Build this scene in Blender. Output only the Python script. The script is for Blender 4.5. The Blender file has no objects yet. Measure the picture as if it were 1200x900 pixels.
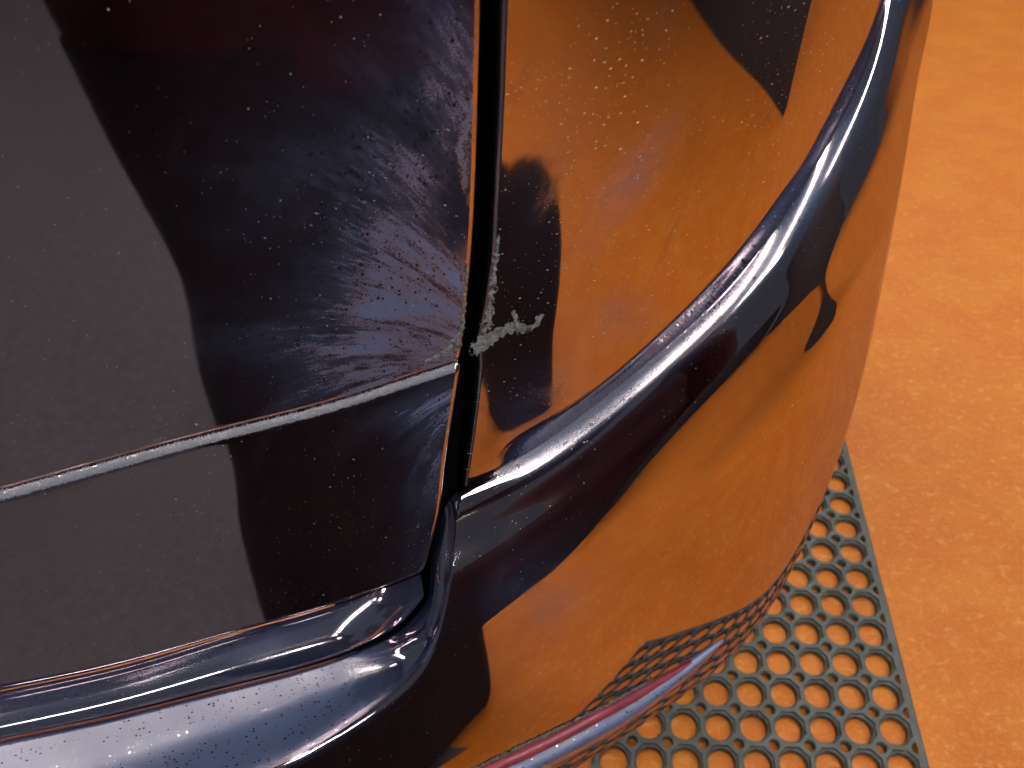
import bpy, bmesh, math, random
import numpy as np
from mathutils import Vector, Matrix

scene = bpy.context.scene
col = scene.collection
R_ = math.radians
# ---- camera -------------------------------------------------------------
cd = bpy.data.cameras.new('camera'); cam = bpy.data.objects.new('camera', cd); col.objects.link(cam)
cam.location = (0, 0, 1.0); cam.rotation_euler = (R_(45), 0, 0)
cd.sensor_width = 36; cd.lens = 27.18; cd.clip_start = .01; cd.clip_end = 100
cd.dof.use_dof = True; cd.dof.focus_distance = .50; cd.dof.aperture_fstop = 9
scene.camera = cam
# ---- world: dim even light of a large hall -------------------------------
world = bpy.data.worlds.new('World'); scene.world = world; world.use_nodes = True
bg = world.node_tree.nodes['Background']
bg.inputs[0].default_value = (.78, .84, 1.0, 1); bg.inputs[1].default_value = .06
# ---- exposure ------------------------------------------------------------
scene.view_settings.view_transform = 'Standard'; scene.view_settings.look = 'None'
scene.view_settings.exposure = 0; scene.view_settings.gamma = 1
scene.render.engine = 'CYCLES'
LAMP_STRENGTH = 36
LAMP_COLOUR = (1.0, .97, .90, 1)

def prop(o, label=None, cat=None, group=None, kind=None):
    for k, v in (('label', label), ('category', cat), ('group', group), ('kind', kind)):
        if v: o[k] = v
    return o
def empty(name, loc=(0, 0, 0), rz=0):
    o = bpy.data.objects.new(name, None); col.objects.link(o); o.location = loc; o.rotation_euler = (0, 0, rz); return o
def link(name, me, mat, parent=None):
    o = bpy.data.objects.new(name, me); col.objects.link(o)
    if mat: me.materials.append(mat)
    if parent: o.parent = parent
    return o

# ---- smooth curves -------------------------------------------------------
def spline(x, y):
    """natural cubic spline through (x, y), y may be (n, k); linear outside"""
    x = np.asarray(x, float); y = np.asarray(y, float)
    n = len(x); h = np.diff(x)
    A = np.zeros((n, n)); r = np.zeros_like(y)
    A[0, 0] = A[-1, -1] = 1
    for i in range(1, n-1):
        A[i, i-1] = h[i-1]; A[i, i] = 2*(h[i-1]+h[i]); A[i, i+1] = h[i]
        r[i] = 6*((y[i+1]-y[i])/h[i] - (y[i]-y[i-1])/h[i-1])
    m = np.linalg.solve(A, r)
    d0 = (y[1]-y[0])/h[0] - h[0]*(2*m[0]+m[1])/6
    d1 = (y[-1]-y[-2])/h[-1] + h[-1]*(2*m[-1]+m[-2])/6
    def f(t):
        t = np.asarray(t, float)
        i = np.clip(np.searchsorted(x, t)-1, 0, n-2)
        hi = h[i]; a = x[i+1]-t; b = t-x[i]
        if y.ndim > 1:
            hi = hi[..., None]; a = a[..., None]; b = b[..., None]
        v = (m[i]*a**3 + m[i+1]*b**3)/(6*hi) + (y[i]/hi-m[i]*hi/6)*a + (y[i+1]/hi-m[i+1]*hi/6)*b
        lo = t < x[0]; hi_ = t > x[-1]
        if y.ndim > 1:
            lo = lo[..., None]; hi_ = hi_[..., None]; tt = t[..., None]
        else:
            tt = t
        v = np.where(lo, y[0]+d0*(tt-x[0]), v)
        return np.where(hi_, y[-1]+d1*(tt-x[-1]), v)
    return f
def sstep(a, b, x):
    t = np.clip((np.asarray(x, float)-a)/(b-a), 0, 1)
    return t*t*(3-2*t)
# ---- the bumper corner: plan curve of the shoulder line, and its section --
RIDGE = np.array([(-.50,.175,.50),(-.25,.261,.518),(-.12,.306,.54),(-.0315,.3366,.561),(.0,.3478,.573),(.040,.3625,.595),(.078,.378,.624),
  (.1153,.3945,.6535),(.1425,.4085,.6760),(.163,.4205,.7005),(.184,.441,.725),(.209,.475,.745),
  (.243,.531,.765),(.293,.639,.785),(.345,.78,.80),(.39,.95,.81),(.41,1.15,.815)])
_c = np.r_[0, np.cumsum(np.hypot(*np.diff(RIDGE[:, :2], axis=0).T))]
S_GAP = _c[3]
_c = _c - S_GAP
# smooth: resample and blur so that the corner turns evenly
_s = np.arange(_c[0], _c[-1], .002)
_r = spline(_c, RIDGE)(np.clip(_s, _c[0], _c[-1]))
_k = np.exp(-.5*(np.arange(-30, 31)/11.)**2); _k /= _k.sum()
def _blur(v):
    p = np.r_[2*v[0]-v[30:0:-1], v, 2*v[-1]-v[-2:-32:-1]]
    return np.convolve(p, _k, 'valid')
_r = np.stack([_blur(_r[:, i]) for i in range(3)], -1)
_t = np.gradient(_r[:, :2], axis=0); _t /= np.linalg.norm(_t, axis=1)[:, None]
def ridge(s):
    return np.stack([np.interp(s, _s, _r[:, i]) for i in range(3)], -1)
def outward(s):
    tx = np.interp(s, _s, _t[:, 0]); ty = np.interp(s, _s, _t[:, 1])
    l = np.hypot(tx, ty)
    return np.stack([ty/l, -tx/l, 0*tx], -1)
# section below the shoulder line: (offset outward, drop) in metres, then down to the lower edge
SEC = np.array([(0,0,0),(.0055,.0014,0),(.0105,.0046,0),(.0150,.0095,0),(.0220,.0210,0),(.0290,.0335,0),(.0338,.0480,0),(.0430,.0780,0),(.0530,.11,0),
   (.0710,.11,.25),(.0865,.11,.5),(.0925,.11,.7),(.091,.11,.85),(.083,.11,.95),(.060,.11,1.0)])
_q = np.r_[0, np.cumsum(np.hypot(np.diff(SEC[:,0]), np.diff(SEC[:,1]+SEC[:,2]*.16)))]
QMAX = _q[-1]
_sec = spline(_q, SEC)
def z_low(s): return .215 + .06*sstep(.15, .5, s)
def out_gain(s): return 1.0 + GAIN*(1-sstep(-.02, .22, s)) + .50*(1-sstep(-.34, .04, s))
GAIN=.32
def low(s, q):
    s = np.asarray(s, float); q = np.asarray(q, float)
    s, q = np.broadcast_arrays(s, q)
    c = _sec(q); R = ridge(s); n = outward(s)
    z1 = R[..., 2]-c[..., 1]
    z = z1 + (z_low(s)-(R[..., 2]-.11))*c[..., 2]
    o = c[..., 0]*(1+.45*sstep(.45, .65, s)*(1-sstep(.06, .14, q))) + (out_gain(s)-1)*.078*sstep(.004, .085, q)
    P = R + n*o[..., None]; P[..., 2] = z
    return P
# panel above the shoulder line
def up(s, h):
    s = np.asarray(s, float); h = np.asarray(h, float)
    s, h = np.broadcast_arrays(s, h)
    R = ridge(s); n = outward(s)
    o = -(.0014*(1-np.exp(-h/.006))) - h*LEAN + .06*h*h
    # soft swelling of the panel beside the gap
    o = o + .0105*sstep(.008, .090, s)*(1-sstep(.10, .25, s))*sstep(.0, .034, h)*(1-sstep(.10, .34, h))
    P = R + n*o[..., None]; P[..., 2] = R[..., 2] + h
    return P
LEAN=.06
# ---- materials -----------------------------------------------------------
class NT:
    def __init__(s, name):
        s.m = bpy.data.materials.new(name); s.m.use_nodes = True
        s.t = s.m.node_tree; s.b = s.t.nodes['Principled BSDF']
    def n(s, typ, **kw):
        nd = s.t.nodes.new(typ)
        for k, v in kw.items():
            if k.startswith('i_'): nd.inputs[k[2:].replace('_', ' ')].default_value = v
            else: setattr(nd, k, v)
        return nd
    def l(s, a, b): s.t.links.new(a, b)
    def attr(s, name): return s.n('ShaderNodeAttribute', attribute_name=name).outputs['Fac']
    def uv(s, scale=(1, 1, 1), rot=0, loc=(0, 0, 0)):
        u = s.n('ShaderNodeUVMap'); m = s.n('ShaderNodeMapping', vector_type='TEXTURE')
        m2 = s.n('ShaderNodeMapping')
        m.inputs['Rotation'].default_value = (0, 0, rot); m2.inputs['Scale'].default_value = scale; m2.inputs['Location'].default_value = loc
        s.l(u.outputs[0], m.inputs[0]); s.l(m.outputs[0], m2.inputs[0]); return m2.outputs[0]
    def pos(s, scale=(1, 1, 1)):
        u = s.n('ShaderNodeTexCoord'); m = s.n('ShaderNodeMapping'); m.inputs['Scale'].default_value = scale
        s.l(u.outputs['Object'], m.inputs[0]); return m.outputs[0]
    def noise(s, vec, scale, detail=4, rough=.55, dist=0):
        nd = s.n('ShaderNodeTexNoise'); nd.inputs['Scale'].default_value = scale; nd.inputs['Detail'].default_value = detail
        nd.inputs['Roughness'].default_value = rough; nd.inputs['Distortion'].default_value = dist
        if vec: s.l(vec, nd.inputs['Vector'])
        return nd.outputs['Fac']
    def ramp(s, x, a, b, lo=0., hi=1.):
        nd = s.n('ShaderNodeMapRange', interpolation_type='SMOOTHSTEP')
        nd.inputs[1].default_value = a; nd.inputs[2].default_value = b; nd.inputs[3].default_value = lo; nd.inputs[4].default_value = hi
        s.l(x, nd.inputs[0]); return nd.outputs[0]
    def math(s, op, a, b=None):
        nd = s.n('ShaderNodeMath', operation=op)
        for i, v in enumerate((a, b)):
            if v is None: continue
            if isinstance(v, (int, float)): nd.inputs[i].default_value = v
            else: s.l(v, nd.inputs[i])
        nd.use_clamp = False; return nd.outputs[0]
    def mix(s, fac, a, b):
        nd = s.n('ShaderNodeMix', data_type='RGBA')
        for sock, v in ((nd.inputs[0], fac), (nd.inputs[6], a), (nd.inputs[7], b)):
            if isinstance(v, (int, float)): sock.default_value = v
            elif isinstance(v, tuple): sock.default_value = (*v, 1)
            else: s.l(v, sock)
        return nd.outputs[2]
    def specks(s, vec, scale, size, keep, soft=.4, gate=None):
        """sparse dots: returns 0..1"""
        v = s.n('ShaderNodeTexVoronoi', voronoi_dimensions='2D'); v.inputs['Scale'].default_value = scale
        s.l(vec, v.inputs['Vector'])
        sep = s.n('ShaderNodeSeparateColor'); s.l(v.outputs['Color'], sep.inputs[0])
        # dot radius varies with the cell's random number
        rad = s.math('MULTIPLY', sep.outputs[1], size)
        d = s.math('SUBTRACT', rad, v.outputs['Distance'])
        dot = s.ramp(d, 0, size*soft)
        k = s.math('LESS_THAN', sep.outputs[0], keep if gate is None else s.math('MULTIPLY', gate, keep))
        return s.math('MULTIPLY', dot, k)

def paint_material():
    t = NT('dark_car_paint'); b = t.b
    haze = t.attr('haze'); scuff = t.attr('scuff')
    dustw = t.math('MULTIPLY', t.attr('dust'), t.ramp(t.noise(t.uv(), 17, 3, .6), .34, .66, .15, 1.7))
    # cloudy polish haze, brushed along the panel
    # strokes that fan out from the damaged corner of the tailgate
    dv = t.n('ShaderNodeVectorMath', operation='SUBTRACT'); u0 = t.n('ShaderNodeUVMap')
    t.l(u0.outputs[0], dv.inputs[0]); dv.inputs[1].default_value = (.03, .665, 0)
    sx = t.n('ShaderNodeSeparateXYZ'); t.l(dv.outputs[0], sx.inputs[0])
    an = t.math('ARCTAN2', sx.outputs[1], t.math('MULTIPLY', sx.outputs[0], -1.0))
    ln = t.n('ShaderNodeVectorMath', operation='LENGTH'); t.l(dv.outputs[0], ln.inputs[0])
    cv = t.n('ShaderNodeCombineXYZ'); t.l(t.math('ADD', t.math('MULTIPLY', an, 9.0), t.math('MULTIPLY', ln.outputs[1], 22.0)), cv.inputs[0]); t.l(t.math('MULTIPLY', ln.outputs[1], 16.0), cv.inputs[1])
    str1 = t.noise(cv.outputs[0], 1.0, 5, .62, .3)
    cv2 = t.n('ShaderNodeCombineXYZ'); t.l(t.math('ADD', t.math('MULTIPLY', an, 60.0), t.math('MULTIPLY', ln.outputs[1], 120.0)), cv2.inputs[0]); t.l(t.math('MULTIPLY', ln.outputs[1], 60.0), cv2.inputs[1])
    str2 = t.noise(cv2.outputs[0], 1.0, 4, .65)
    cloud = t.noise(t.uv((1, 1, 1)), 26, 4, .6)
    h = t.math('MULTIPLY', haze, t.ramp(t.math('ADD', t.math('MULTIPLY', str1, .7), t.math('MULTIPLY', cloud, .3)), .30, .72, .18, 1.0))
    h = t.math('MULTIPLY', h, t.ramp(str2, .25, .75, .6, 1.25))
    grain = t.noise(t.uv(), 1100, 3, .7)
    h = t.math('MULTIPLY', h, t.ramp(grain, .25, .75, .55, 1.4))
    sheen_scuff = t.math('MULTIPLY', t.attr('sheen_scuff'), t.math('MULTIPLY', t.ramp(grain, .25, .75, .92, 1.06), t.ramp(cloud, .3, .7, .92, 1.05)))  # ceiling reflection painted in pale blue; scuffed tone on the shoulder
    h = t.math('MAXIMUM', h, sheen_scuff)
    pits = t.specks(t.uv(), 340, .42, .30)
    h_all = h
    h = t.math('MULTIPLY', h, t.math('SUBTRACT', 1.0, pits))
    # scuffs along edges, plus the painted reflection on the tailgate crease
    sc = t.ramp(t.math('ADD', scuff, t.math('MULTIPLY', t.math('SUBTRACT', t.math('ADD', t.math('MULTIPLY', t.noise(t.uv(), 130, 5, .7), .45), t.math('MULTIPLY', t.noise(t.uv(), 900, 3, .6), .55)), .5), 1.9)), .30, 1.15)
    # dust
    d1 = t.specks(t.uv(), 240, .12, .055, .5, dustw)
    d2 = t.specks(t.uv((1, 2.6, 1), R_(-30)), 115, .13, .55, .5, t.ramp(dustw, .45, 1.0))
    d3 = t.specks(t.uv(), 480, .17, .15, .5, dustw)
    dust = t.math('ADD', t.math('ADD', d1, d2), t.math('MULTIPLY', d3, .7))
    film = t.math('MULTIPLY', dustw, t.math('MULTIPLY', t.ramp(t.noise(t.uv((40, 9, 1), R_(-32)), 1, 6, .65), .50, .76), .20))
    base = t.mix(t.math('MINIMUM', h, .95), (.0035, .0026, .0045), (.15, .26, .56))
    base = t.mix(t.math('MULTIPLY', sc, .62), base, (.27, .32, .41))
    base = t.mix(t.math('MINIMUM', film, .5), base, (.24, .22, .26))
    base = t.mix(t.math('MINIMUM', dust, .9), base, (.62, .58, .52))
    t.l(base, b.inputs['Base Color'])
    any_ = t.math('ADD', t.math('ADD', t.math('ADD', t.math('MULTIPLY', h_all, .5), t.math('MULTIPLY', h, .4)), sc), t.math('ADD', film, dust))
    rough = t.ramp(any_, 0, .9, .03, .62)
    t.l(rough, b.inputs['Roughness'])
    b.inputs['IOR'].default_value = 6.8; b.inputs['Specular Tint'].default_value = (1, .86, .93, 1)
    spec = t.ramp(any_, 0, .9, .5, .07)
    t.l(spec, b.inputs['Specular IOR Level'])
    bump = t.n('ShaderNodeBump'); bump.inputs['Strength'].default_value = .25; bump.inputs['Distance'].default_value = .0006
    peel = t.noise(t.uv(), 60, 2, .5)
    hh = t.math('ADD', t.math('MULTIPLY', peel, .06), t.math('MULTIPLY', sc, .12))
    t.l(hh, bump.inputs['Height']); t.l(bump.outputs[0], b.inputs['Normal'])
    return t.m

def crust_material():
    t = NT('blistered_filler')
    n1 = t.noise(t.pos(), 420, 6, .7); n2 = t.noise(t.pos(), 150, 4, .6)
    c = t.mix(t.ramp(n1, .3, .7), (.10, .115, .145), (.40, .46, .49))
    c = t.mix(t.ramp(n2, .50, .66), c, (.06, .06, .075))
    t.l(c, t.b.inputs['Base Color']); t.b.inputs['Roughness'].default_value = .55
    bu = t.n('ShaderNodeBump'); bu.inputs['Strength'].default_value = .6; bu.inputs['Distance'].default_value = .0008
    t.l(n1, bu.inputs['Height']); t.l(bu.outputs[0], t.b.inputs['Normal'])
    return t.m

def plain(name, colr, rough, ior=1.5, bump=None):
    t = NT(name); n = t.noise(t.pos(), 60, 4)
    c = t.mix(t.ramp(n, .3, .7), tuple(x*.8 for x in colr), tuple(x*1.15 for x in colr))
    t.l(c, t.b.inputs['Base Color']); t.b.inputs['Roughness'].default_value = rough; t.b.inputs['IOR'].default_value = ior
    if bump:
        bu = t.n('ShaderNodeBump'); bu.inputs['Strength'].default_value = .5; bu.inputs['Distance'].default_value = bump[1]
        t.l(t.noise(t.pos(), bump[0], 4), bu.inputs['Height']); t.l(bu.outputs[0], t.b.inputs['Normal'])
    return t.m

def floor_material():
    t = NT('orange_floor_coating')
    a = t.noise(t.pos((1, 1.4, 1)), 7, 7, .62, .3)
    f = t.noise(t.pos((60, 90, 1)), 1, 7, .75, .5)
    g = t.noise(t.pos((1, 1.6, 1)), 170, 3, .6)
    c = t.mix(t.ramp(a, .38, .66), (.57, .136, .002), (.62, .180, .008))
    c = t.mix(t.math('MULTIPLY', t.ramp(f, .50, .70), .50), c, (.78, .44, .17))
    c = t.mix(t.ramp(g, .40, .8, 0, .30), c, (.72, .37, .09))
    t.l(c, t.b.inputs['Base Color'])
    t.l(t.ramp(f, .3, .7, .36, .52), t.b.inputs['Roughness']); t.b.inputs['Specular IOR Level'].default_value = .3
    bu = t.n('ShaderNodeBump'); bu.inputs['Strength'].default_value = .5; bu.inputs['Distance'].default_value = .0015
    t.l(t.math('ADD', f, t.math('MULTIPLY', g, .35)), bu.inputs['Height']); t.l(bu.outputs[0], t.b.inputs['Normal'])
    return t.m

M_PAINT = paint_material()
M_CRUST = crust_material()
M_FLOOR = floor_material()
M_RUBBER = plain('grey_black_rubber', (.082, .092, .088), .5, 1.5, (900, .0004))
M_GAP = plain('gap_black', (.004, .004, .004), .9, 1.2)  # near-black colour for the shade inside the gaps
M_RED = plain('red_reflector_plastic', (.30, .045, .075), .3, 1.5)
M_TRIM = plain('grey_plastic_trim', (.12, .13, .14), .38, 1.5, (700, .0003))
M_GREY = plain('grey_reflection_coat', (.085, .078, .084), .5)
M_WALL = plain('dark_hall_wall', (.035, .03, .035), .8)
M_CLOTH = plain('black_cloth', (.016, .010, .013), .9, 1.3, (300, .002))
M_SHIRT = plain('dark_red_cloth', (.034, .007, .010), .9, 1.3, (300, .002))
M_SKIN = plain('skin', (.50, .28, .19), .5, 1.4)
M_HAIR = plain('dark_hair', (.02, .013, .01), .6)
M_STEEL = plain('white_lamp_housing', (.7, .7, .7), .4)
def lamp_mat():
    t = NT('lit_lamp_diffuser'); t.b.inputs['Base Color'].default_value = (.8, .8, .8, 1)
    t.b.inputs['Emission Color'].default_value = LAMP_COLOUR; t.b.inputs['Emission Strength'].default_value = LAMP_STRENGTH
    return t.m
M_LAMP = lamp_mat()
def water_mat():
    t = NT('water'); t.b.inputs['Transmission Weight'].default_value = 1; t.b.inputs['IOR'].default_value = 1.33; t.b.inputs['Roughness'].default_value = .0
    return t.m
M_WATER = water_mat()
# ---- mesh helpers --------------------------------------------------------
def grid_mesh(name, P, U=None, V=None, attrs=None, flip=False):
    """P (rows, cols, 3) -> smooth quad grid with a metric UV map and float attributes"""
    m, n = P.shape[:2]
    idx = np.arange(m*n).reshape(m, n)
    a, b, c, d = idx[:-1, :-1].ravel(), idx[:-1, 1:].ravel(), idx[1:, 1:].ravel(), idx[1:, :-1].ravel()
    f = np.stack([a, b, c, d] if not flip else [d, c, b, a], -1)
    me = bpy.data.meshes.new(name)
    me.from_pydata(P.reshape(-1, 3).tolist(), [], f.tolist())
    me.polygons.foreach_set('use_smooth', np.ones(len(f), bool))
    if U is not None:
        uvl = me.uv_layers.new(name='UVMap')
        li = np.empty(len(me.loops), int); me.loops.foreach_get('vertex_index', li)
        uv = np.stack([np.broadcast_to(U, (m, n)).ravel(), np.broadcast_to(V, (m, n)).ravel()], -1)
        uvl.data.foreach_set('uv', uv[li].astype('f').ravel())
    for k, v in (attrs or {}).items():
        at = me.attributes.new(k, 'FLOAT', 'POINT')
        at.data.foreach_set('value', np.broadcast_to(v, (m, n)).astype('f').ravel())
    me.update()
    return me
def normals(P):
    a = np.gradient(P, axis=0); b = np.gradient(P, axis=1)
    n = np.cross(b, a); return n/np.maximum(np.linalg.norm(n, axis=-1, keepdims=True), 1e-12)
def rolled(P, side, r, depth, steps=7):
    """round the border of a grid over by radius r and turn it inwards by depth. side: 'right' = last column, 'first' = row 0, 'last' = last row"""
    n = normals(P)
    if n[P.shape[0]//2, P.shape[1]//2, 1] > 0: n = -n
    if side == 'right': b, nn, o = P[:, -1], n[:, -1], P[:, -1]-P[:, -2]
    elif side == 'left': b, nn, o = P[:, 0], n[:, 0], P[:, 0]-P[:, 1]
    elif side == 'first': b, nn, o = P[0], n[0], P[0]-P[1]
    else: b, nn, o = P[-1], n[-1], P[-1]-P[-2]
    o = o-nn*(o*nn).sum(-1, keepdims=True); o /= np.maximum(np.linalg.norm(o, axis=-1, keepdims=True), 1e-12)
    out = []
    for k in range(steps+1):
        t = math.pi/2*k/steps
        out.append(b+o*r*math.sin(t)-nn*r*(1-math.cos(t)))
    out.append(out[-1]-nn*depth)
    return np.stack(out, 0)
def dist_seg(x, y, pts):
    d = np.full(np.broadcast(x, y).shape, 9.)
    for (x0, y0), (x1, y1) in zip(pts[:-1], pts[1:]):
        dx, dy = x1-x0, y1-y0; t = np.clip(((x-x0)*dx+(y-y0)*dy)/(dx*dx+dy*dy+1e-12), 0, 1)
        d = np.minimum(d, np.hypot(x-x0-t*dx, y-y0-t*dy))
    return d
def ell(x, y, cx, cy, rx, ry, ang=0):
    c, s = math.cos(ang), math.sin(ang); u = (x-cx)*c+(y-cy)*s; v = -(x-cx)*s+(y-cy)*c
    return np.exp(-((u/rx)**2+(v/ry)**2))

# ---- the setting: floor, dim hall wall, and pieces added for the paint's reflections ---------
def sheet(name, x0, x1, y0, y1, z, mat, kind='structure'):
    me = bpy.data.meshes.new(name); me.from_pydata([(x0, y0, z), (x1, y0, z), (x1, y1, z), (x0, y1, z)], [], [(0, 1, 2, 3)])
    return prop(link(name, me, mat), kind=kind)
sheet('floor', -8, 8, -8, 8, 0, M_FLOOR)
me = bpy.data.meshes.new('grey_reflection_sheet'); me.from_pydata([(-8, -.22, .004), (.2, -.22, .004), (.2, -.9, .004), (.55, -2.5, .004), (1.2, -8, .004), (-8, -8, .004)], [], [(0, 5, 4, 3, 2, 1)])  # unseen grey sheet added for the grey reflection in the tailgate
prop(link('grey_reflection_sheet', me, M_GREY), kind='structure')
def wall(name, p, q, h):
    me = bpy.data.meshes.new(name); p = Vector((*p, 0)); q = Vector((*q, 0)); d = (q-p).normalized(); n = Vector((-d.y, d.x, 0))*.1
    vs = [p, q, q+n, p+n]; vs = [(*v.xy, 0) for v in vs]+[(*v.xy, h) for v in vs]
    me.from_pydata(vs, [], [(0, 1, 5, 4), (1, 2, 6, 5), (2, 3, 7, 6), (3, 0, 4, 7), (4, 5, 6, 7)])
    return prop(link(name, me, M_WALL), kind='structure')
wall('wall_behind', (2.4, -5.2), (6, -5.2), 2.0)
wall('added_dark_wall', (2.15, .6), (4.5, -3.1), 2.0)  # unseen dark wall added, angled for the dark wedge in the bumper's reflection

# ---- lamps ----------------------------------------------------------------
def lamp(loc, length, rz, label, w=.22):
    e = empty('ceiling_lamp', loc, rz)
    def bx(name, x, y, z0, z1, mat, yc=0):
        me = bpy.data.meshes.new(name); bm = bmesh.new()
        bmesh.ops.create_cube(bm, size=1, matrix=Matrix.Translation((0, yc, (z0+z1)/2)) @ Matrix.Diagonal((x, y, z1-z0, 1)))
        bmesh.ops.bevel(bm, geom=bm.edges[:], offset=.004, segments=1, affect='EDGES')
        bm.to_mesh(me); bm.free(); return link(name, me, mat, e)
    bx('housing', length+.04, w+.04, .03, .09, M_STEEL)
    for sg_ in (-1, 1): bx('tube', length, .034, -.025, .012, M_LAMP, sg_*(w/2-.02))
    return prop(e, label, 'lamp', 'strip lamps over the car')
LAMPS = [((.9, -3.0, 3.5), 2.2, R_(10), 'double tube lamp behind the photographer, set across the car'),
         ((.95, .5, 3.5), 6.0, R_(90), 'double tube lamp reflected in the bumper shoulder, nearest the car corner'),
         ((-1.1, .5, 3.5), 6.0, R_(90), 'double tube lamp over the tailgate side of the car'),
         ((3.2, 3.2, 3.5), 6.0, R_(90), 'double tube lamp above the bare orange floor')]
for a in LAMPS: lamp(*a)

# ---- the car --------------------------------------------------------------
car = prop(empty('car', (0, .5, 0)), 'dark glossy car rear corner with tailgate gap, scuffed paint and corroded spots', 'car')
def cpart(name, me, mat, parent=None):
    o = link(name, me, mat); 
    me.transform(Matrix.Translation((0, -.5, 0))) if parent is None else me.transform(Matrix.Translation((0, -.5, 0)))
    o.parent = parent or car
    return o

def tail(s, z, off=0):
    s, z, off = np.broadcast_arrays(np.asarray(s, float), np.asarray(z, float), np.asarray(off, float))
    h = z-.561
    o = -.004-h*.06+.06*h*h+off+.16*np.maximum(f_crease(s)-z, 0)+.5*np.maximum(s+.08, 0)**2
    P = ridge(s)+outward(s)*o[..., None]; P[..., 2] = z
    return P

GAP_L = np.array([(-.0431,.5054),(-.0334,.5316),(-.0242,.5607),(-.0159,.5994),(-.0041,.6476),(.0025,.6747),(.0051,.6876),(.0095,.7156),(.0136,.7470),(.0198,.8150),(.0217,.8432),(.0241,.8804),(.029,.95),(.035,1.05)])
GAP_R = np.array([(-.0030,.0),(.0019,.0230),(.0093,.0671),(.0138,.1010),(.0139,.1135),(.0130,.1210),(.0190,.1442),(.0243,.1765),(.0302,.2474),(.0316,.2678),(.0337,.3045),(.038,.39)])
CREASE = np.array([(-.75,.6445),(-.45,.6520),(-.2625,.6562),(-.2177,.6585),(-.1710,.6608),(-.1064,.6622),(-.0722,.6637),(-.0366,.6686),(.0015,.6750),(.05,.684)])
BOTTOM = np.array([(-.75,.518),(-.3216,.5070),(-.2564,.4995),(-.1824,.4985),(-.1047,.4972),(-.0625,.5008),(-.0430,.5046),(.0,.513)])
LIP = np.array([(-.75,.512),(-.3238,.4970),(-.2769,.4900),(-.1980,.4836),(-.1517,.4798),(-.1117,.4800),(-.0845,.4846),(-.0645,.4938),(-.0503,.5071),(-.044,.516)])
EDGE = np.array([(-.75,.085),(-.45,.088),(-.2948,.0985),(-.2172,.1120),(-.1588,.1195),(-.1268,.1193),(-.1047,.1168),(-.0773,.1108),(-.0576,.0985),(-.0434,.0734),(-.029,.0508),(-.017,.0283),(-.0138,.0179),(-.008,.0096),(-.003,.0)])
gap_l = spline(GAP_L[:, 1], GAP_L[:, 0])
_es = np.arange(-.75, .02, .001); _eq = np.interp(_es, *EDGE.T)
_ek = np.exp(-.5*(np.arange(-20, 21)/6.)**2); _ek /= _ek.sum()
_eqs = np.convolve(np.r_[np.full(20, _eq[0]), _eq, np.full(20, 0.)], _ek, 'valid')
_eq = _eq+(_eqs-_eq)*(1-sstep(-.022, -.008, _es))
f_edge = lambda s: np.interp(s, _es, _eq)
f_crease = spline(*CREASE.T); f_bottom = spline(*BOTTOM.T)

# tailgate: rows from top to bottom past the crease, columns from far left to the gap
RE = .0035
d_up = np.r_[.32, .29, .26, .24, np.linspace(.22, .02, 70), .016, .012, .009, .007, .0055, .0042, .0032, .0023, .0015, .0009, .0004, .0001]
d_lo = np.r_[-.0001, -.0004, -.0009, -.0016, -.0025, -.0036, -.0048, -.006, -.0075, -.0095]
f_lo = np.linspace(0, 1, 60)[1:]
cc = np.r_[np.linspace(0, .55, 30)[:-1], np.linspace(.55, 1, 110)]
rows = []
SL = -.75
for kind, v in [('u', d) for d in d_up]+[('l', d) for d in d_lo]+[('f', f) for f in f_lo]:
    s = SL+(0-SL)*cc
    for _ in range(12):
        zc = f_crease(s); zb = f_bottom(s)+.0075
        z = zc+v if kind != 'f' else zc-.0095+(zb-zc+.0095)*v
        s = SL+(gap_l(z)-RE-SL)*cc
    d = z-zc
    ru, rl = .0042, .0062
    off = np.where(d > 0, -(ru-np.sqrt(np.maximum(ru**2-np.clip(ru-d, 0, ru)**2, 0))),
                   .0022*(1-sstep(.02, .16, -d))-(rl-np.sqrt(np.maximum(rl**2-np.clip(rl+d, 0, rl)**2, 0))))
    rows.append((s, z, off))
S = np.stack([r[0] for r in rows]); Z = np.stack([r[1] for r in rows]); O = np.stack([r[2] for r in rows])
P = tail(S, Z, O)
def tail_attrs(s, z):
    zc = f_crease(s); above = z > zc; g = gap_l(z)-s
    hz = 1.3*ell(s, z, .000, .694, .085, .032, .30)+.9*ell(s, z, .005, .700, .022, .030)+.85*ell(s, z, -.015, .745, .05, .04, .9)+.5*ell(s, z, -.055, .705, .07, .022, -.30)
    hz += .55*ell(s, z, .01, .84, .035, .05)+.35*ell(s, z, -.05, .79, .05, .05, .5)
    hz *= 1-.8*ell(s, z, .006, .775, .016, .028)
    lo = .75*ell(s, z, .0, .650, .05, .013, .1)+.55*ell(s, z, -.02, .60, .022, .05, -.2)+.25*ell(s, z, -.03, .53, .03, .03)
    hz = np.where(above, hz, lo)
    sc = .7*np.exp(-g/.0022)*(z > .6)
    sc = np.maximum(sc, .85*ell(s, z, .0105, .80, .004, .04)*(g < .03)*0)
    # pale ceiling reflection painted along the upper edge of the lower panel
    sc = np.maximum(sc, .9*np.exp(-((z-zc+.0024)/.0025)**4))
    sc = np.maximum(sc, .9*ell(s, z, -.178, .6665, .010, .0025, .15))
    line = dist_seg(s, z, [(.024, .845), (.010, .815), (.012, .79), (.019, .765), (.022, .745)])
    sc = np.maximum(sc, .75*np.exp(-(line/.0026)**2))
    du = .25+.35*np.exp(-g/.12)
    return dict(haze=np.clip(1.15*hz, 0, 1.1), scuff=np.clip(sc, 0, 1), dust=du)
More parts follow.
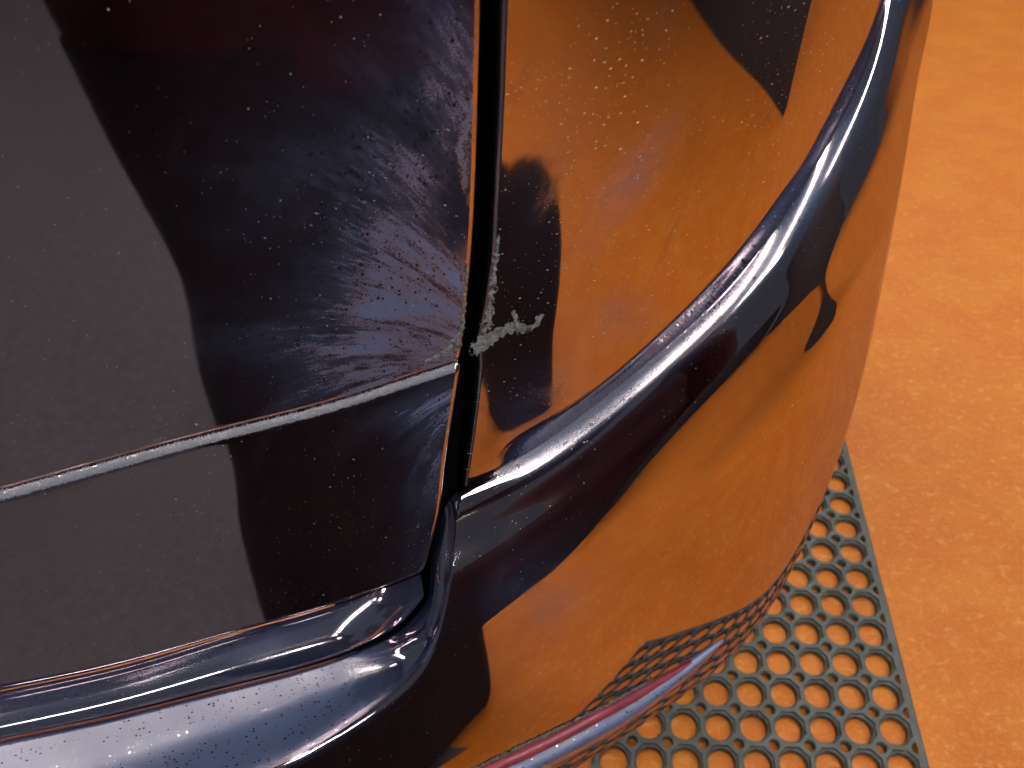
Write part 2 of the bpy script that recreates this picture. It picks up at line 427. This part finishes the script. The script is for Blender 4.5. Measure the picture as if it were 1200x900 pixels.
tailgate = cpart('tailgate', grid_mesh('tailgate', P, S, Z, tail_attrs(S, Z)), M_PAINT)
er_ = rolled(P, 'right', RE, .03); er = er_[:-1]
cpart('gap_wall', grid_mesh('gap_wall', er_[-2:]), M_GAP, tailgate)  # wall coloured black for the shade inside the gap
zz = np.broadcast_to(Z[:, -1], er.shape[:2]); sg = np.broadcast_to(S[:, -1], er.shape[:2])
cpart('gap_edge', grid_mesh('gap_edge', er, sg, zz, dict(haze=0*zz, scuff=.30*(zz > .62)+.1, dust=.3)), M_PAINT, tailgate)
eb = rolled(P, 'last', .0075, .004, 10)
sb = np.broadcast_to(S[-1], eb.shape[:2])
cpart('bottom_edge', grid_mesh('bottom_edge', eb, sb, .46+0*sb, dict(haze=0*sb, scuff=.05, dust=.1)), M_PAINT, tailgate)

# rounded lip under the tailgate face
tl = np.linspace(0, 1, 150)
sb_ = np.interp(tl, [0, 1], [-.75, -.0450]); fl = spline(*LIP.T)
lip_o = lambda s: .020*(1-sstep(-.115, -.044, s))
lip_z = lambda s: fl(s)-(.02-lip_o(s))*1.3
sl_ = np.interp(tl, [0, 1], [-.75, -.0460])
Bt = tail(sb_, f_bottom(sb_)-.0025, -.0055); Lt = tail(sl_, lip_z(sl_), lip_o(sl_))
w = np.linspace(0, 1, 22)[:, None]
nrm = outward(sb_)*.80+np.array([0, 0, .60])
bul = (.0065*np.sin(np.pi*np.clip(w*.97+.03, 0, 1))**.85)*(1-.85*sstep(.86, 1.0, tl))[None, :]
LP = Bt[None]*(1-w[..., None])+Lt[None]*w[..., None]+nrm[None]*bul[..., None]
LP = np.concatenate([LP, (LP[-1]-outward(sl_)*.004-np.array([0, 0, .010]))[None], (LP[-1]-outward(sl_)*.02-np.array([0, 0, .030]))[None]])
su = np.broadcast_to(sb_, LP.shape[:2]); wu = np.broadcast_to(np.r_[w[:, 0]*.05, .056, .066][:, None], LP.shape[:2])
cpart('lower_lip', grid_mesh('lower_lip', LP, su, wu, dict(haze=.0*su, sheen_scuff=.20+.12*ell(su, wu, -.16, .025, .02, .012), scuff=.03, dust=.1)), M_PAINT, tailgate)  # lip carries a painted pale ceiling reflection

# bumper: panel beside the tailgate
hl = np.r_[0, .0005, .0012, .002, .003, .0045, .0065, .009, .012, .016, np.linspace(.021, .34, 90)]
c2 = np.r_[np.linspace(0, .55, 120)[:-1], np.linspace(.55, 1, 60)]
gr = np.interp(hl, *GAP_R.T[::-1])+.003
S2 = gr[:, None]+(.95-gr[:, None])*c2[None, :]; H2 = np.broadcast_to(hl[:, None], S2.shape)
P2 = up(S2, H2)
def up_attrs(s, h):
    g = s-np.interp(h, *GAP_R.T[::-1])
    hz = .5*ell(s, h, .06, .215, .022, .045)*.6+.5*ell(s, h, .10, .165, .03, .02, .7)+.65*ell(s, h, .105, .075, .035, .012, -.9)+.45*ell(s, h, .05, .04, .03, .03)
    sc = .75*np.exp(-(h/.006))*sstep(.02, .05, s)*(1-sstep(.12, .34, s))
    sc = np.maximum(sc, .45*ell(s, h, .075, .012, .02, .006))
    sc = np.maximum(sc, .6*np.exp(-g/.0016)); sc = np.maximum(sc, .35*ell(s, h, .22, .035, .012, .004, .8))
    return dict(haze=np.clip(.9*hz, 0, 1), scuff=np.clip(sc, 0, 1), dust=.55+.5*sstep(.02, .12, h)*(1-.3*sstep(.1, .3, s)))
bumper = cpart('bumper', grid_mesh('bumper_panel', P2, S2, H2, up_attrs(S2, H2)), M_PAINT)
el_ = rolled(P2, 'left', .003, .035); el = el_[:-1]
cpart('gap_wall', grid_mesh('gap_wall', el_[-2:]), M_GAP, bumper)  # shade in the gap put into this wall's black colour
hh = np.broadcast_to(hl, el.shape[:2])
cpart('gap_edge', grid_mesh('gap_edge', el, .0*hh, hh, dict(haze=.2, scuff=.35*(hh > .09), dust=.3)), M_PAINT, bumper)

# bumper: shoulder and body below
S3 = np.r_[np.linspace(-.75, -.2, 30)[:-1], np.linspace(-.2, -.06, 50)[:-1], np.linspace(-.06, -.003, 60)[:-1], np.linspace(-.003, .42, 150)[:-1], np.linspace(.42, .95, 40)]
fq = np.r_[0, .003, .006, .01, .015, .021, .028, .036, .045, np.linspace(.055, 1, 110)]
qe = f_edge(S3); qe[S3 > -.003] = 0
Q3 = qe[None]+(QMAX-qe[None])*fq[:, None]; S3g = np.broadcast_to(S3, Q3.shape)
P3 = low(S3g, Q3)
last = P3[-1]-outward(S3)*.05+np.array([0, 0, .006])
P3 = np.concatenate([P3, last[None]]); Q3 = np.concatenate([Q3, Q3[-1:]+.05]); S3g = np.broadcast_to(S3, Q3.shape)
def low_attrs(s, q):
    sc = .8*np.exp(-(q/.008)**2)*sstep(.0, .03, s)*(1-sstep(.10, .30, s))
    sc = np.maximum(sc, .35*ell(s, q, .03, .085, .02, .02))
    hz = .35*ell(s, q, .04, .11, .03, .02, .3)+.25*ell(s, q, .02, .07, .03, .02)
    e = q-f_edge(s); sc = np.maximum(sc, .35*np.exp(-e/.0035)*(s < -.004))
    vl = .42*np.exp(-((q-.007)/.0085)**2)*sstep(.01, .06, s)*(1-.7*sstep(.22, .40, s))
    return dict(haze=np.clip(hz, 0, 1), sheen_scuff=vl, scuff=np.clip(sc, 0, 1), dust=.32)
cpart('body_corner', grid_mesh('body_corner', P3, S3g, -Q3, low_attrs(S3g, Q3)), M_PAINT, bumper)
# rounded edge of the recess under the tailgate
ke = S3 < -.004
er3 = rolled(P3[:, ke], 'first', .0055, .004, 9)
se = np.broadcast_to(S3[ke], er3.shape[:2]); we = np.broadcast_to(np.linspace(0, .014, er3.shape[0])[:, None], er3.shape[:2])
cpart('recess_edge', grid_mesh('recess_edge', er3, se, we, dict(haze=.15, scuff=.25, dust=.2)), M_PAINT, bumper)
# shelf of the recess, from that edge in to the tailgate gap
Ee = er3[-1]; ns = Ee.shape[0]; tt = np.linspace(0, 1, ns)
arc = np.r_[0, np.cumsum(np.linalg.norm(np.diff(Ee, axis=0), axis=1))]; arc /= arc[-1]
G_s = np.concatenate([LIP[:, 0], [-.037, -.028, -.018, -.008]]); G_z = np.concatenate([lip_z(LIP[:, 0])-.012, [.505, .530, .550, .562]])
G_o = np.concatenate([lip_o(LIP[:, 0])-.003, [-.008, -.012, -.014, -.014]])
G3 = tail(G_s, G_z, G_o)
ga = np.r_[0, np.cumsum(np.linalg.norm(np.diff(G3, axis=0), axis=1))]; ga /= ga[-1]
G3 = spline(ga, G3)(arc)
w = np.linspace(0, 1, 40)[:, None, None]
dome = .007*np.sin(np.pi*w)**1.0*(1-sstep(.86, 1.0, arc))[None, :, None]
SH = Ee[None]*(1-w)+G3[None]*w+dome*np.array([.12, -.30, .94])
SH = np.concatenate([SH, (SH[-1]+np.array([0, .02, -.03]))[None]])
us = np.broadcast_to(S3[ke], SH.shape[:2]); ws = np.broadcast_to(np.r_[np.linspace(0, .1, 40), .12][:, None], SH.shape[:2])
cpart('recess_shelf', grid_mesh('recess_shelf', SH, us, ws, dict(haze=0*us, sheen_scuff=.12+.42*(1-sstep(-.13, -.05, us)), scuff=.05+.25*ell(us, ws, -.175, .045, .012, .012), dust=.2)), M_PAINT, bumper)  # ceiling reflection painted on the shelf, weaker towards the gap

# black backing added for the shade deep inside the gap
sv = np.linspace(.40, 1.05, 40)[:, None]; gl = gap_l(sv)
sx = gl+np.linspace(-.05, .07, 8)[None, :]
cpart('gap_backing', grid_mesh('gap_backing', tail(sx, np.broadcast_to(sv, sx.shape), -.036)), M_GAP)
sx = np.linspace(-.75, -.045, 40)[None, :]; oo = np.linspace(-.036, .022, 8)[:, None]
cpart('gap_backing', grid_mesh('gap_backing', tail(np.broadcast_to(sx, (8, 40)), np.broadcast_to(np.interp(sx, LIP[:, 0], LIP[:, 1])-.06, (8, 40)), np.broadcast_to(oo, (8, 40)))), M_GAP)

# lower bead with the red reflector tucked above it
def tube(C, rad, up_, seg=20):
    T = np.gradient(C, axis=0); T /= np.linalg.norm(T, axis=1)[:, None]
    A = up_-T*(up_*T).sum(1, keepdims=True); A /= np.linalg.norm(A, axis=1)[:, None]; Bv = np.cross(T, A)
    th = np.linspace(0, 2*np.pi, seg+1)
    return C[None]+(A[None]*np.cos(th)[:, None, None]+Bv[None]*np.sin(th)[:, None, None])*rad[None, :, None]
BEAD = np.array([(.1900,.2366),(.1467,.2369),(.1073,.2341),(.0706,.2295),(.0237,.2246),(-.0144,.2200),(-.10,.219),(-.3,.219)])
sB = np.linspace(.190, -.30, 90); qB = np.interp(-sB, -BEAD[:, 0], BEAD[:, 1])
rB = .0125*sstep(.192, .06, sB)**.6+.0004 if False else .0128*np.clip((.192-sB)/.10, 0, 1)**.55+.0003
CB = low(sB, qB)-outward(sB)*(rB*.15)[:, None]
TB = tube(CB, rB, np.array([0, 0, 1.]))
uB = np.broadcast_to(sB, TB.shape[:2]); vB = np.broadcast_to(np.linspace(0, .07, TB.shape[0])[:, None], TB.shape[:2])
cpart('lower_bead', grid_mesh('lower_bead', TB, uB, vB, dict(haze=0*vB, sheen_scuff=.75*np.exp(-((vB-.012)/.012)**2)+.75*np.exp(-((vB-.066)/.010)**2), scuff=.15, dust=.0)), M_PAINT, bumper)  # pale ceiling reflection painted on the bead's upper side
sR = np.linspace(.160, -.30, 80); qR = np.interp(-sR, -BEAD[:, 0], BEAD[:, 1])-.011*np.clip((.17-sR)/.1, 0, 1)**.6-.002
rR = .0040*np.clip((.163-sR)/.08, 0, 1)**.6+.0003
TR = tube(low(sR, qR)+outward(sR)*.001, rR, np.array([0, 0, 1.]), 12)
o = cpart('reflector', grid_mesh('reflector', TR), M_RED, bumper); o['label'] = 'narrow red reflector strip'

# blistered filler and chipped paint on both sides of the gap
from mathutils import noise as mnoise
def crust(name, fn, pts, rads, parent, lift=.0004, step=.00035, seed=0, keep=.0):
    pts = np.array(pts); x0, y0 = pts.min(0)-.012; x1, y1 = pts.max(0)+.012
    X, Y = np.meshgrid(np.arange(x0, x1, step), np.arange(y0, y1, step))
    f = np.full(X.shape, -1.)
    for (a, ra), (b, rb) in zip(zip(pts[:-1], rads[:-1]), zip(pts[1:], rads[1:])):
        dx, dy = b-a; t = np.clip(((X-a[0])*dx+(Y-a[1])*dy)/(dx*dx+dy*dy+1e-12), 0, 1)
        f = np.maximum(f, 1-np.hypot(X-a[0]-t*dx, Y-a[1]-t*dy)/(ra+(rb-ra)*t))
    nz = np.array([[mnoise.noise((x*420, y*420, seed))*.55+mnoise.noise((x*1100, y*1100, seed+3))*.4 for x, y in zip(rx, ry)] for rx, ry in zip(X, Y)])
    f = f+nz*.95-.10
    P = fn(X, Y); e = 1e-4
    n = np.cross(fn(X+e, Y)-P, fn(X, Y+e)-P); n /= np.linalg.norm(n, axis=-1, keepdims=True)
    n = np.where(n[..., 1:2] > 0, -n, n)
    P = P+n*(np.clip(f, -.06, .6)*lift*1.6*(1+nz)+.00005)[..., None]
    ok = f > keep
    m_, n_ = X.shape; idx = np.arange(m_*n_).reshape(m_, n_)
    q = ok[:-1, :-1] & ok[:-1, 1:] & ok[1:, 1:] & ok[1:, :-1]
    F = np.stack([idx[:-1, :-1][q], idx[:-1, 1:][q], idx[1:, 1:][q], idx[1:, :-1][q]], -1)
    used, inv = np.unique(F, return_inverse=True)
    me = bpy.data.meshes.new(name); me.from_pydata(P.reshape(-1, 3)[used].tolist(), [], inv.reshape(-1, 4).tolist())
    me.polygons.foreach_set('use_smooth', np.ones(len(F), bool))
    return cpart(name, me, M_CRUST, parent)
crust('paint_blister', up, [(.0158,.1180),(.0277,.1205),(.0356,.1203),(.0449,.1130),(.0505,.1138),(.0515,.1178)], [.0075,.0050,.0046,.0028,.0022,.0030], bumper, seed=1)
crust('paint_blister', up, [(.0370,.1210),(.0378,.1255),(.0362,.1310)], [.003,.0016,.0016], bumper, seed=2)
crust('paint_blister', up, [(.0190,.1220),(.0214,.1359),(.0238,.1502),(.0266,.1700),(.0288,.1870)], [.0060,.0055,.0048,.0040,.0025], bumper, seed=5, lift=.0005, keep=.46)
crust('paint_blister', tail, [(-.0002,.6898),(-.0036,.6860),(-.0128,.6821),(-.0197,.6802)], [.0052,.0042,.0026,.0014], tailgate, seed=7)
crust('paint_blister', tail, [(.0022,.693),(.0050,.7036),(.0083,.7275),(.0106,.744)], [.0035,.0026,.0020,.0015], tailgate, seed=9, lift=.0005, keep=.4)
crust('paint_chip', low, [(.12,.2205),(.06,.2085),(.0,.2005),(-.05,.1985)], [.0028,.0032,.0030,.003], bumper, seed=12, lift=.0006, keep=.36)

# ---- rubber mat -----------------------------------------------------------
def make_mat():
    p = .0435; th = .013; nx, ny = 12, 22
    root = prop(empty('rubber_mat', (.5058, .3363, 0), R_(-6.3)), 'dark grey perforated rubber mat with round holes lying on the orange floor', 'mat')
    bm = bmesh.new()
    # one cell: square with a big hole stepped by a shallow octagonal recess; the small hole sits on the cell's corner
    V = {}
    def v(x, y, z):
        k = (round(x, 5), round(y, 5), round(z, 5))
        if k not in V: V[k] = bm.verts.new((x, y+.085*x, z))
        return V[k]
    def ring(cx, cy, r, z, n, ph=0, oct_=0):
        out = []
        for i in range(n):
            a = 2*math.pi*i/n+ph; rr = r
            if oct_: 
                b = (a+math.pi/8) % (math.pi/4)-math.pi/8; rr = r*(1-oct_)+oct_*r/math.cos(b)*1.0
            out.append((cx+rr*math.cos(a), cy+rr*math.sin(a), z))
        return out
    n = 24; h = p/2; rs = p*.165
    def cell(cx, cy):
        big = [ring(cx, cy, .0196, th, n, math.pi/n, 1.0), ring(cx, cy, .0189, th-.0030, n, math.pi/n, 1.0), ring(cx, cy, .0171, th-.0042, n, math.pi/n), ring(cx, cy, .0166, .001, n, math.pi/n)]
        # border of the cell with the four corner arcs of the small holes
        bor = []
        per = n//4
        for q in range(4):
            a0 = math.pi/4+q*math.pi/2
            kx, ky = cx+h*(1 if q in (0, 3) else -1), cy+h*(1 if q in (0, 1) else -1)
            # arc of the small hole as seen from the cell
            st = {0: -math.pi/2, 1: 0, 2: math.pi/2, 3: math.pi}[q]
            arc = [(kx+rs*math.cos(st-t*math.pi/2), ky+rs*math.sin(st-t*math.pi/2)) for t in [0, .25, .5, .75, 1]]
            bor.append(arc)
        pts = []
        for q in range(4): pts += bor[q]
        # order starts at corner 0 (upper right), anticlockwise
        top = [v(x, y, th) for x, y in pts]; bot = [v(x, y, .001) for x, y in pts]
        m = len(top)
        for i in range(m):
            j = (i+1) % m
            if i % 5 != 4: 
                f = bm.faces.new((top[j], top[i], bot[i], bot[j])); f.smooth = True
        rv = [[v(*c) for c in r] for r in big]
        for a, b in zip(rv[:-1], rv[1:]):
            for i in range(n):
                j = (i+1) % n; f = bm.faces.new((a[i], b[i], b[j], a[j])); f.smooth = False
        # annulus between border and first ring
        ang = lambda w: math.atan2(w.co.y-.085*w.co.x-cy, w.co.x-cx) % (2*math.pi)
        A = sorted(rv[0], key=ang); Bd = sorted(top, key=ang)
        i = j = 0; na, nb = len(A), len(Bd)
        while i < na or j < nb:
            aa = ang(A[(i+1) % na])+(2*math.pi if i+1 >= na else 0) if i < na else 99
            bb = ang(Bd[(j+1) % nb])+(2*math.pi if j+1 >= nb else 0) if j < nb else 99
            if aa <= bb: bm.faces.new((A[i % na], Bd[j % nb], A[(i+1) % na])); i += 1
            else: bm.faces.new((A[i % na], Bd[j % nb], Bd[(j+1) % nb])); j += 1
    X1 = -.010; 
    Y0 = -.2425-2*p
    for ix in range(nx):
        for iy in range(ny): cell(X1-h-ix*p, Y0+h+iy*p)
    ya, yb = Y0, Y0+ny*p
    # plain border strip on the right
    prev = None
    ys = []
    for iy in range(ny+1):
        y = Y0+iy*p; ys += ([y-rs] if iy else [])+([y+rs] if iy < ny else [])
    quads = []
    for a, b in zip(ys[:-1], ys[1:]):
        quads.append((a, b))
    for a, b in quads:
        xi = X1
        e = .003
        f = [(xi, a, th), (0-e, a, th), (0-e, b, th), (xi, b, th)]
        bm.faces.new([v(*c) for c in f])
        bm.faces.new([v(*c) for c in [(0-e, a, th), (0, a, th-e), (0, b, th-e), (0-e, b, th)]])
        bm.faces.new([v(*c) for c in [(0, a, th-e), (0, a, .001), (0, b, .001), (0, b, th-e)]])
    me = bpy.data.meshes.new('rubber_sheet'); bmesh.ops.recalc_face_normals(bm, faces=bm.faces); bm.to_mesh(me); bm.free()
    link('rubber_sheet', me, M_RUBBER, root)
    return root
make_mat()
# water drop on the mat
def drop(loc, r):
    me = bpy.data.meshes.new('water_drop'); bm = bmesh.new(); bmesh.ops.create_uvsphere(bm, u_segments=20, v_segments=12, radius=r)
    for vv in bm.verts: vv.co.z = max(vv.co.z*.6, -.0004)
    for f in bm.faces: f.smooth = True
    bm.to_mesh(me); bm.free(); o = link('water_drop', me, M_WATER); o.location = loc; return o
prop(drop((.3076, .3975, .0125), .0038), 'small clear water drop sitting on the rubber mat', 'water drop')

# ---- photographer, seen only as a reflection in the paint -------------------
def skin_mesh(name, pts, edges, mat, parent, sub=2):
    me = bpy.data.meshes.new(name); me.from_pydata([p[:3] for p in pts], edges, [])
    o = link(name, me, None, parent)
    sk = o.modifiers.new('skin', 'SKIN'); sk.use_smooth_shade = True
    for i, p in enumerate(pts):
        r = p[3]; me.skin_vertices[0].data[i].radius = (r, p[4] if len(p) > 4 else r)
    me.skin_vertices[0].data[0].use_root = True
    ss_ = o.modifiers.new('sub', 'SUBSURF'); ss_.levels = sub; ss_.render_levels = sub
    bpy.context.view_layer.update()
    dg = bpy.context.evaluated_depsgraph_get(); me2 = bpy.data.meshes.new_from_object(o.evaluated_get(dg))
    o.modifiers.clear(); o.data = me2; me2.materials.clear(); me2.materials.append(mat)
    return o
person = prop(empty('person', (0, 0, 0)), 'person in dark red top and black trousers taking the picture, reflected in the paint', 'person')
PX = .0
body = [(.19,-.45,.66,.16,.12),(.19,-.44,.84,.19,.12),(.16,-.39,.98,.12,.09),(.13,-.34,1.06,.055),(.11,-.31,1.12,.085,.09),(.10,-.29,1.20,.085,.095),(.10,-.29,1.27,.05),
        (-.0,-.41,.93,.075),(-.10,-.27,.80,.052),(-.070,-.10,.975,.032),(.37,-.40,.92,.075),(.42,-.24,.78,.055),(.095,-.09,.97,.032)]
be = [(0,1),(1,2),(2,3),(3,4),(4,5),(5,6),(1,7),(7,8),(8,9),(1,10),(10,11),(11,12)]
skin_mesh('body', body, be, M_SHIRT, person)
def cloth_tube(name, rows, mat, folds=.05, n=72):
    rows = np.array(rows); zz_ = np.linspace(rows[0, 0], rows[-1, 0], 40); f = spline(rows[:, 0], rows[:, 1:])(zz_)
    th_ = np.linspace(0, 2*np.pi, n+1)
    wob = 1+folds*(np.sin(5*th_[None]+6*zz_[:, None])*.5+np.sin(9*th_[None]-4*zz_[:, None]+1)*.35)*np.linspace(1, .25, 40)[:, None]
    Pc = np.stack([f[:, 0:1]+f[:, 2:3]*np.cos(th_)[None]*wob, f[:, 1:2]+f[:, 3:4]*np.sin(th_)[None]*wob, np.broadcast_to(zz_[:, None], wob.shape)], -1)
    return link(name, grid_mesh(name, Pc), mat, person)
# rows: height, centre x, centre y, half width, half depth
cloth_tube('coat_skirt', [(.03,.125,-.42,.180,.20),(.14,.13,-.42,.180,.19),(.27,.155,-.43,.183,.18),(.48,.18,-.44,.222,.17),(.66,.195,-.44,.255,.16)], M_CLOTH)
cloth_tube('coat_top', [(.60,.205,-.44,.250,.165),(.75,.205,-.44,.270,.16),(.88,.195,-.43,.270,.15),(.97,.18,-.41,.20,.11),(1.02,.15,-.38,.09,.08)], M_SHIRT, .03)
for x in (.05, .15):
    skin_mesh('shoe', [(x,-.40,.05,.045),(x,-.34,.05,.048),(x,-.27,.04,.042),(x+.005,-.22,.03,.030)], [(0,1),(1,2),(2,3)], M_CLOTH, person)
skin_mesh('hair', [(.10,-.33,1.18,.085),(.10,-.32,1.26,.08),(.10,-.27,1.295,.05)], [(0,1),(1,2)], M_HAIR, person)
def hand(x, y, z, sx):
    pts = [(x, y-.04, z, .026, .016), (x+sx*.0, y, z+.005, .036, .014)]; ed = [(0, 1)]
    for k, (dz, L) in enumerate([(.03, .065), (.011, .075), (-.009, .07), (-.028, .055)]):
        i = len(pts); pts += [(x-sx*.005, y+.02, z+dz, .010), (x-sx*.02, y+.035, z+dz, .0085), (x-sx*(L-.01), y+.028, z+dz, .0075)]
        ed += [(1, i), (i, i+1), (i+1, i+2)]
    i = len(pts); pts += [(x-sx*.02, y-.025, z+.035, .011), (x-sx*.05, y-.028, z+.045, .0085)]; ed += [(0, i), (i, i+1)]
    return skin_mesh('hand', pts, ed, M_SKIN, person, 1)
hand(-.075, -.055, 1.0, -1); hand(.095, -.05, .995, 1)
bpy.context.view_layer.update()
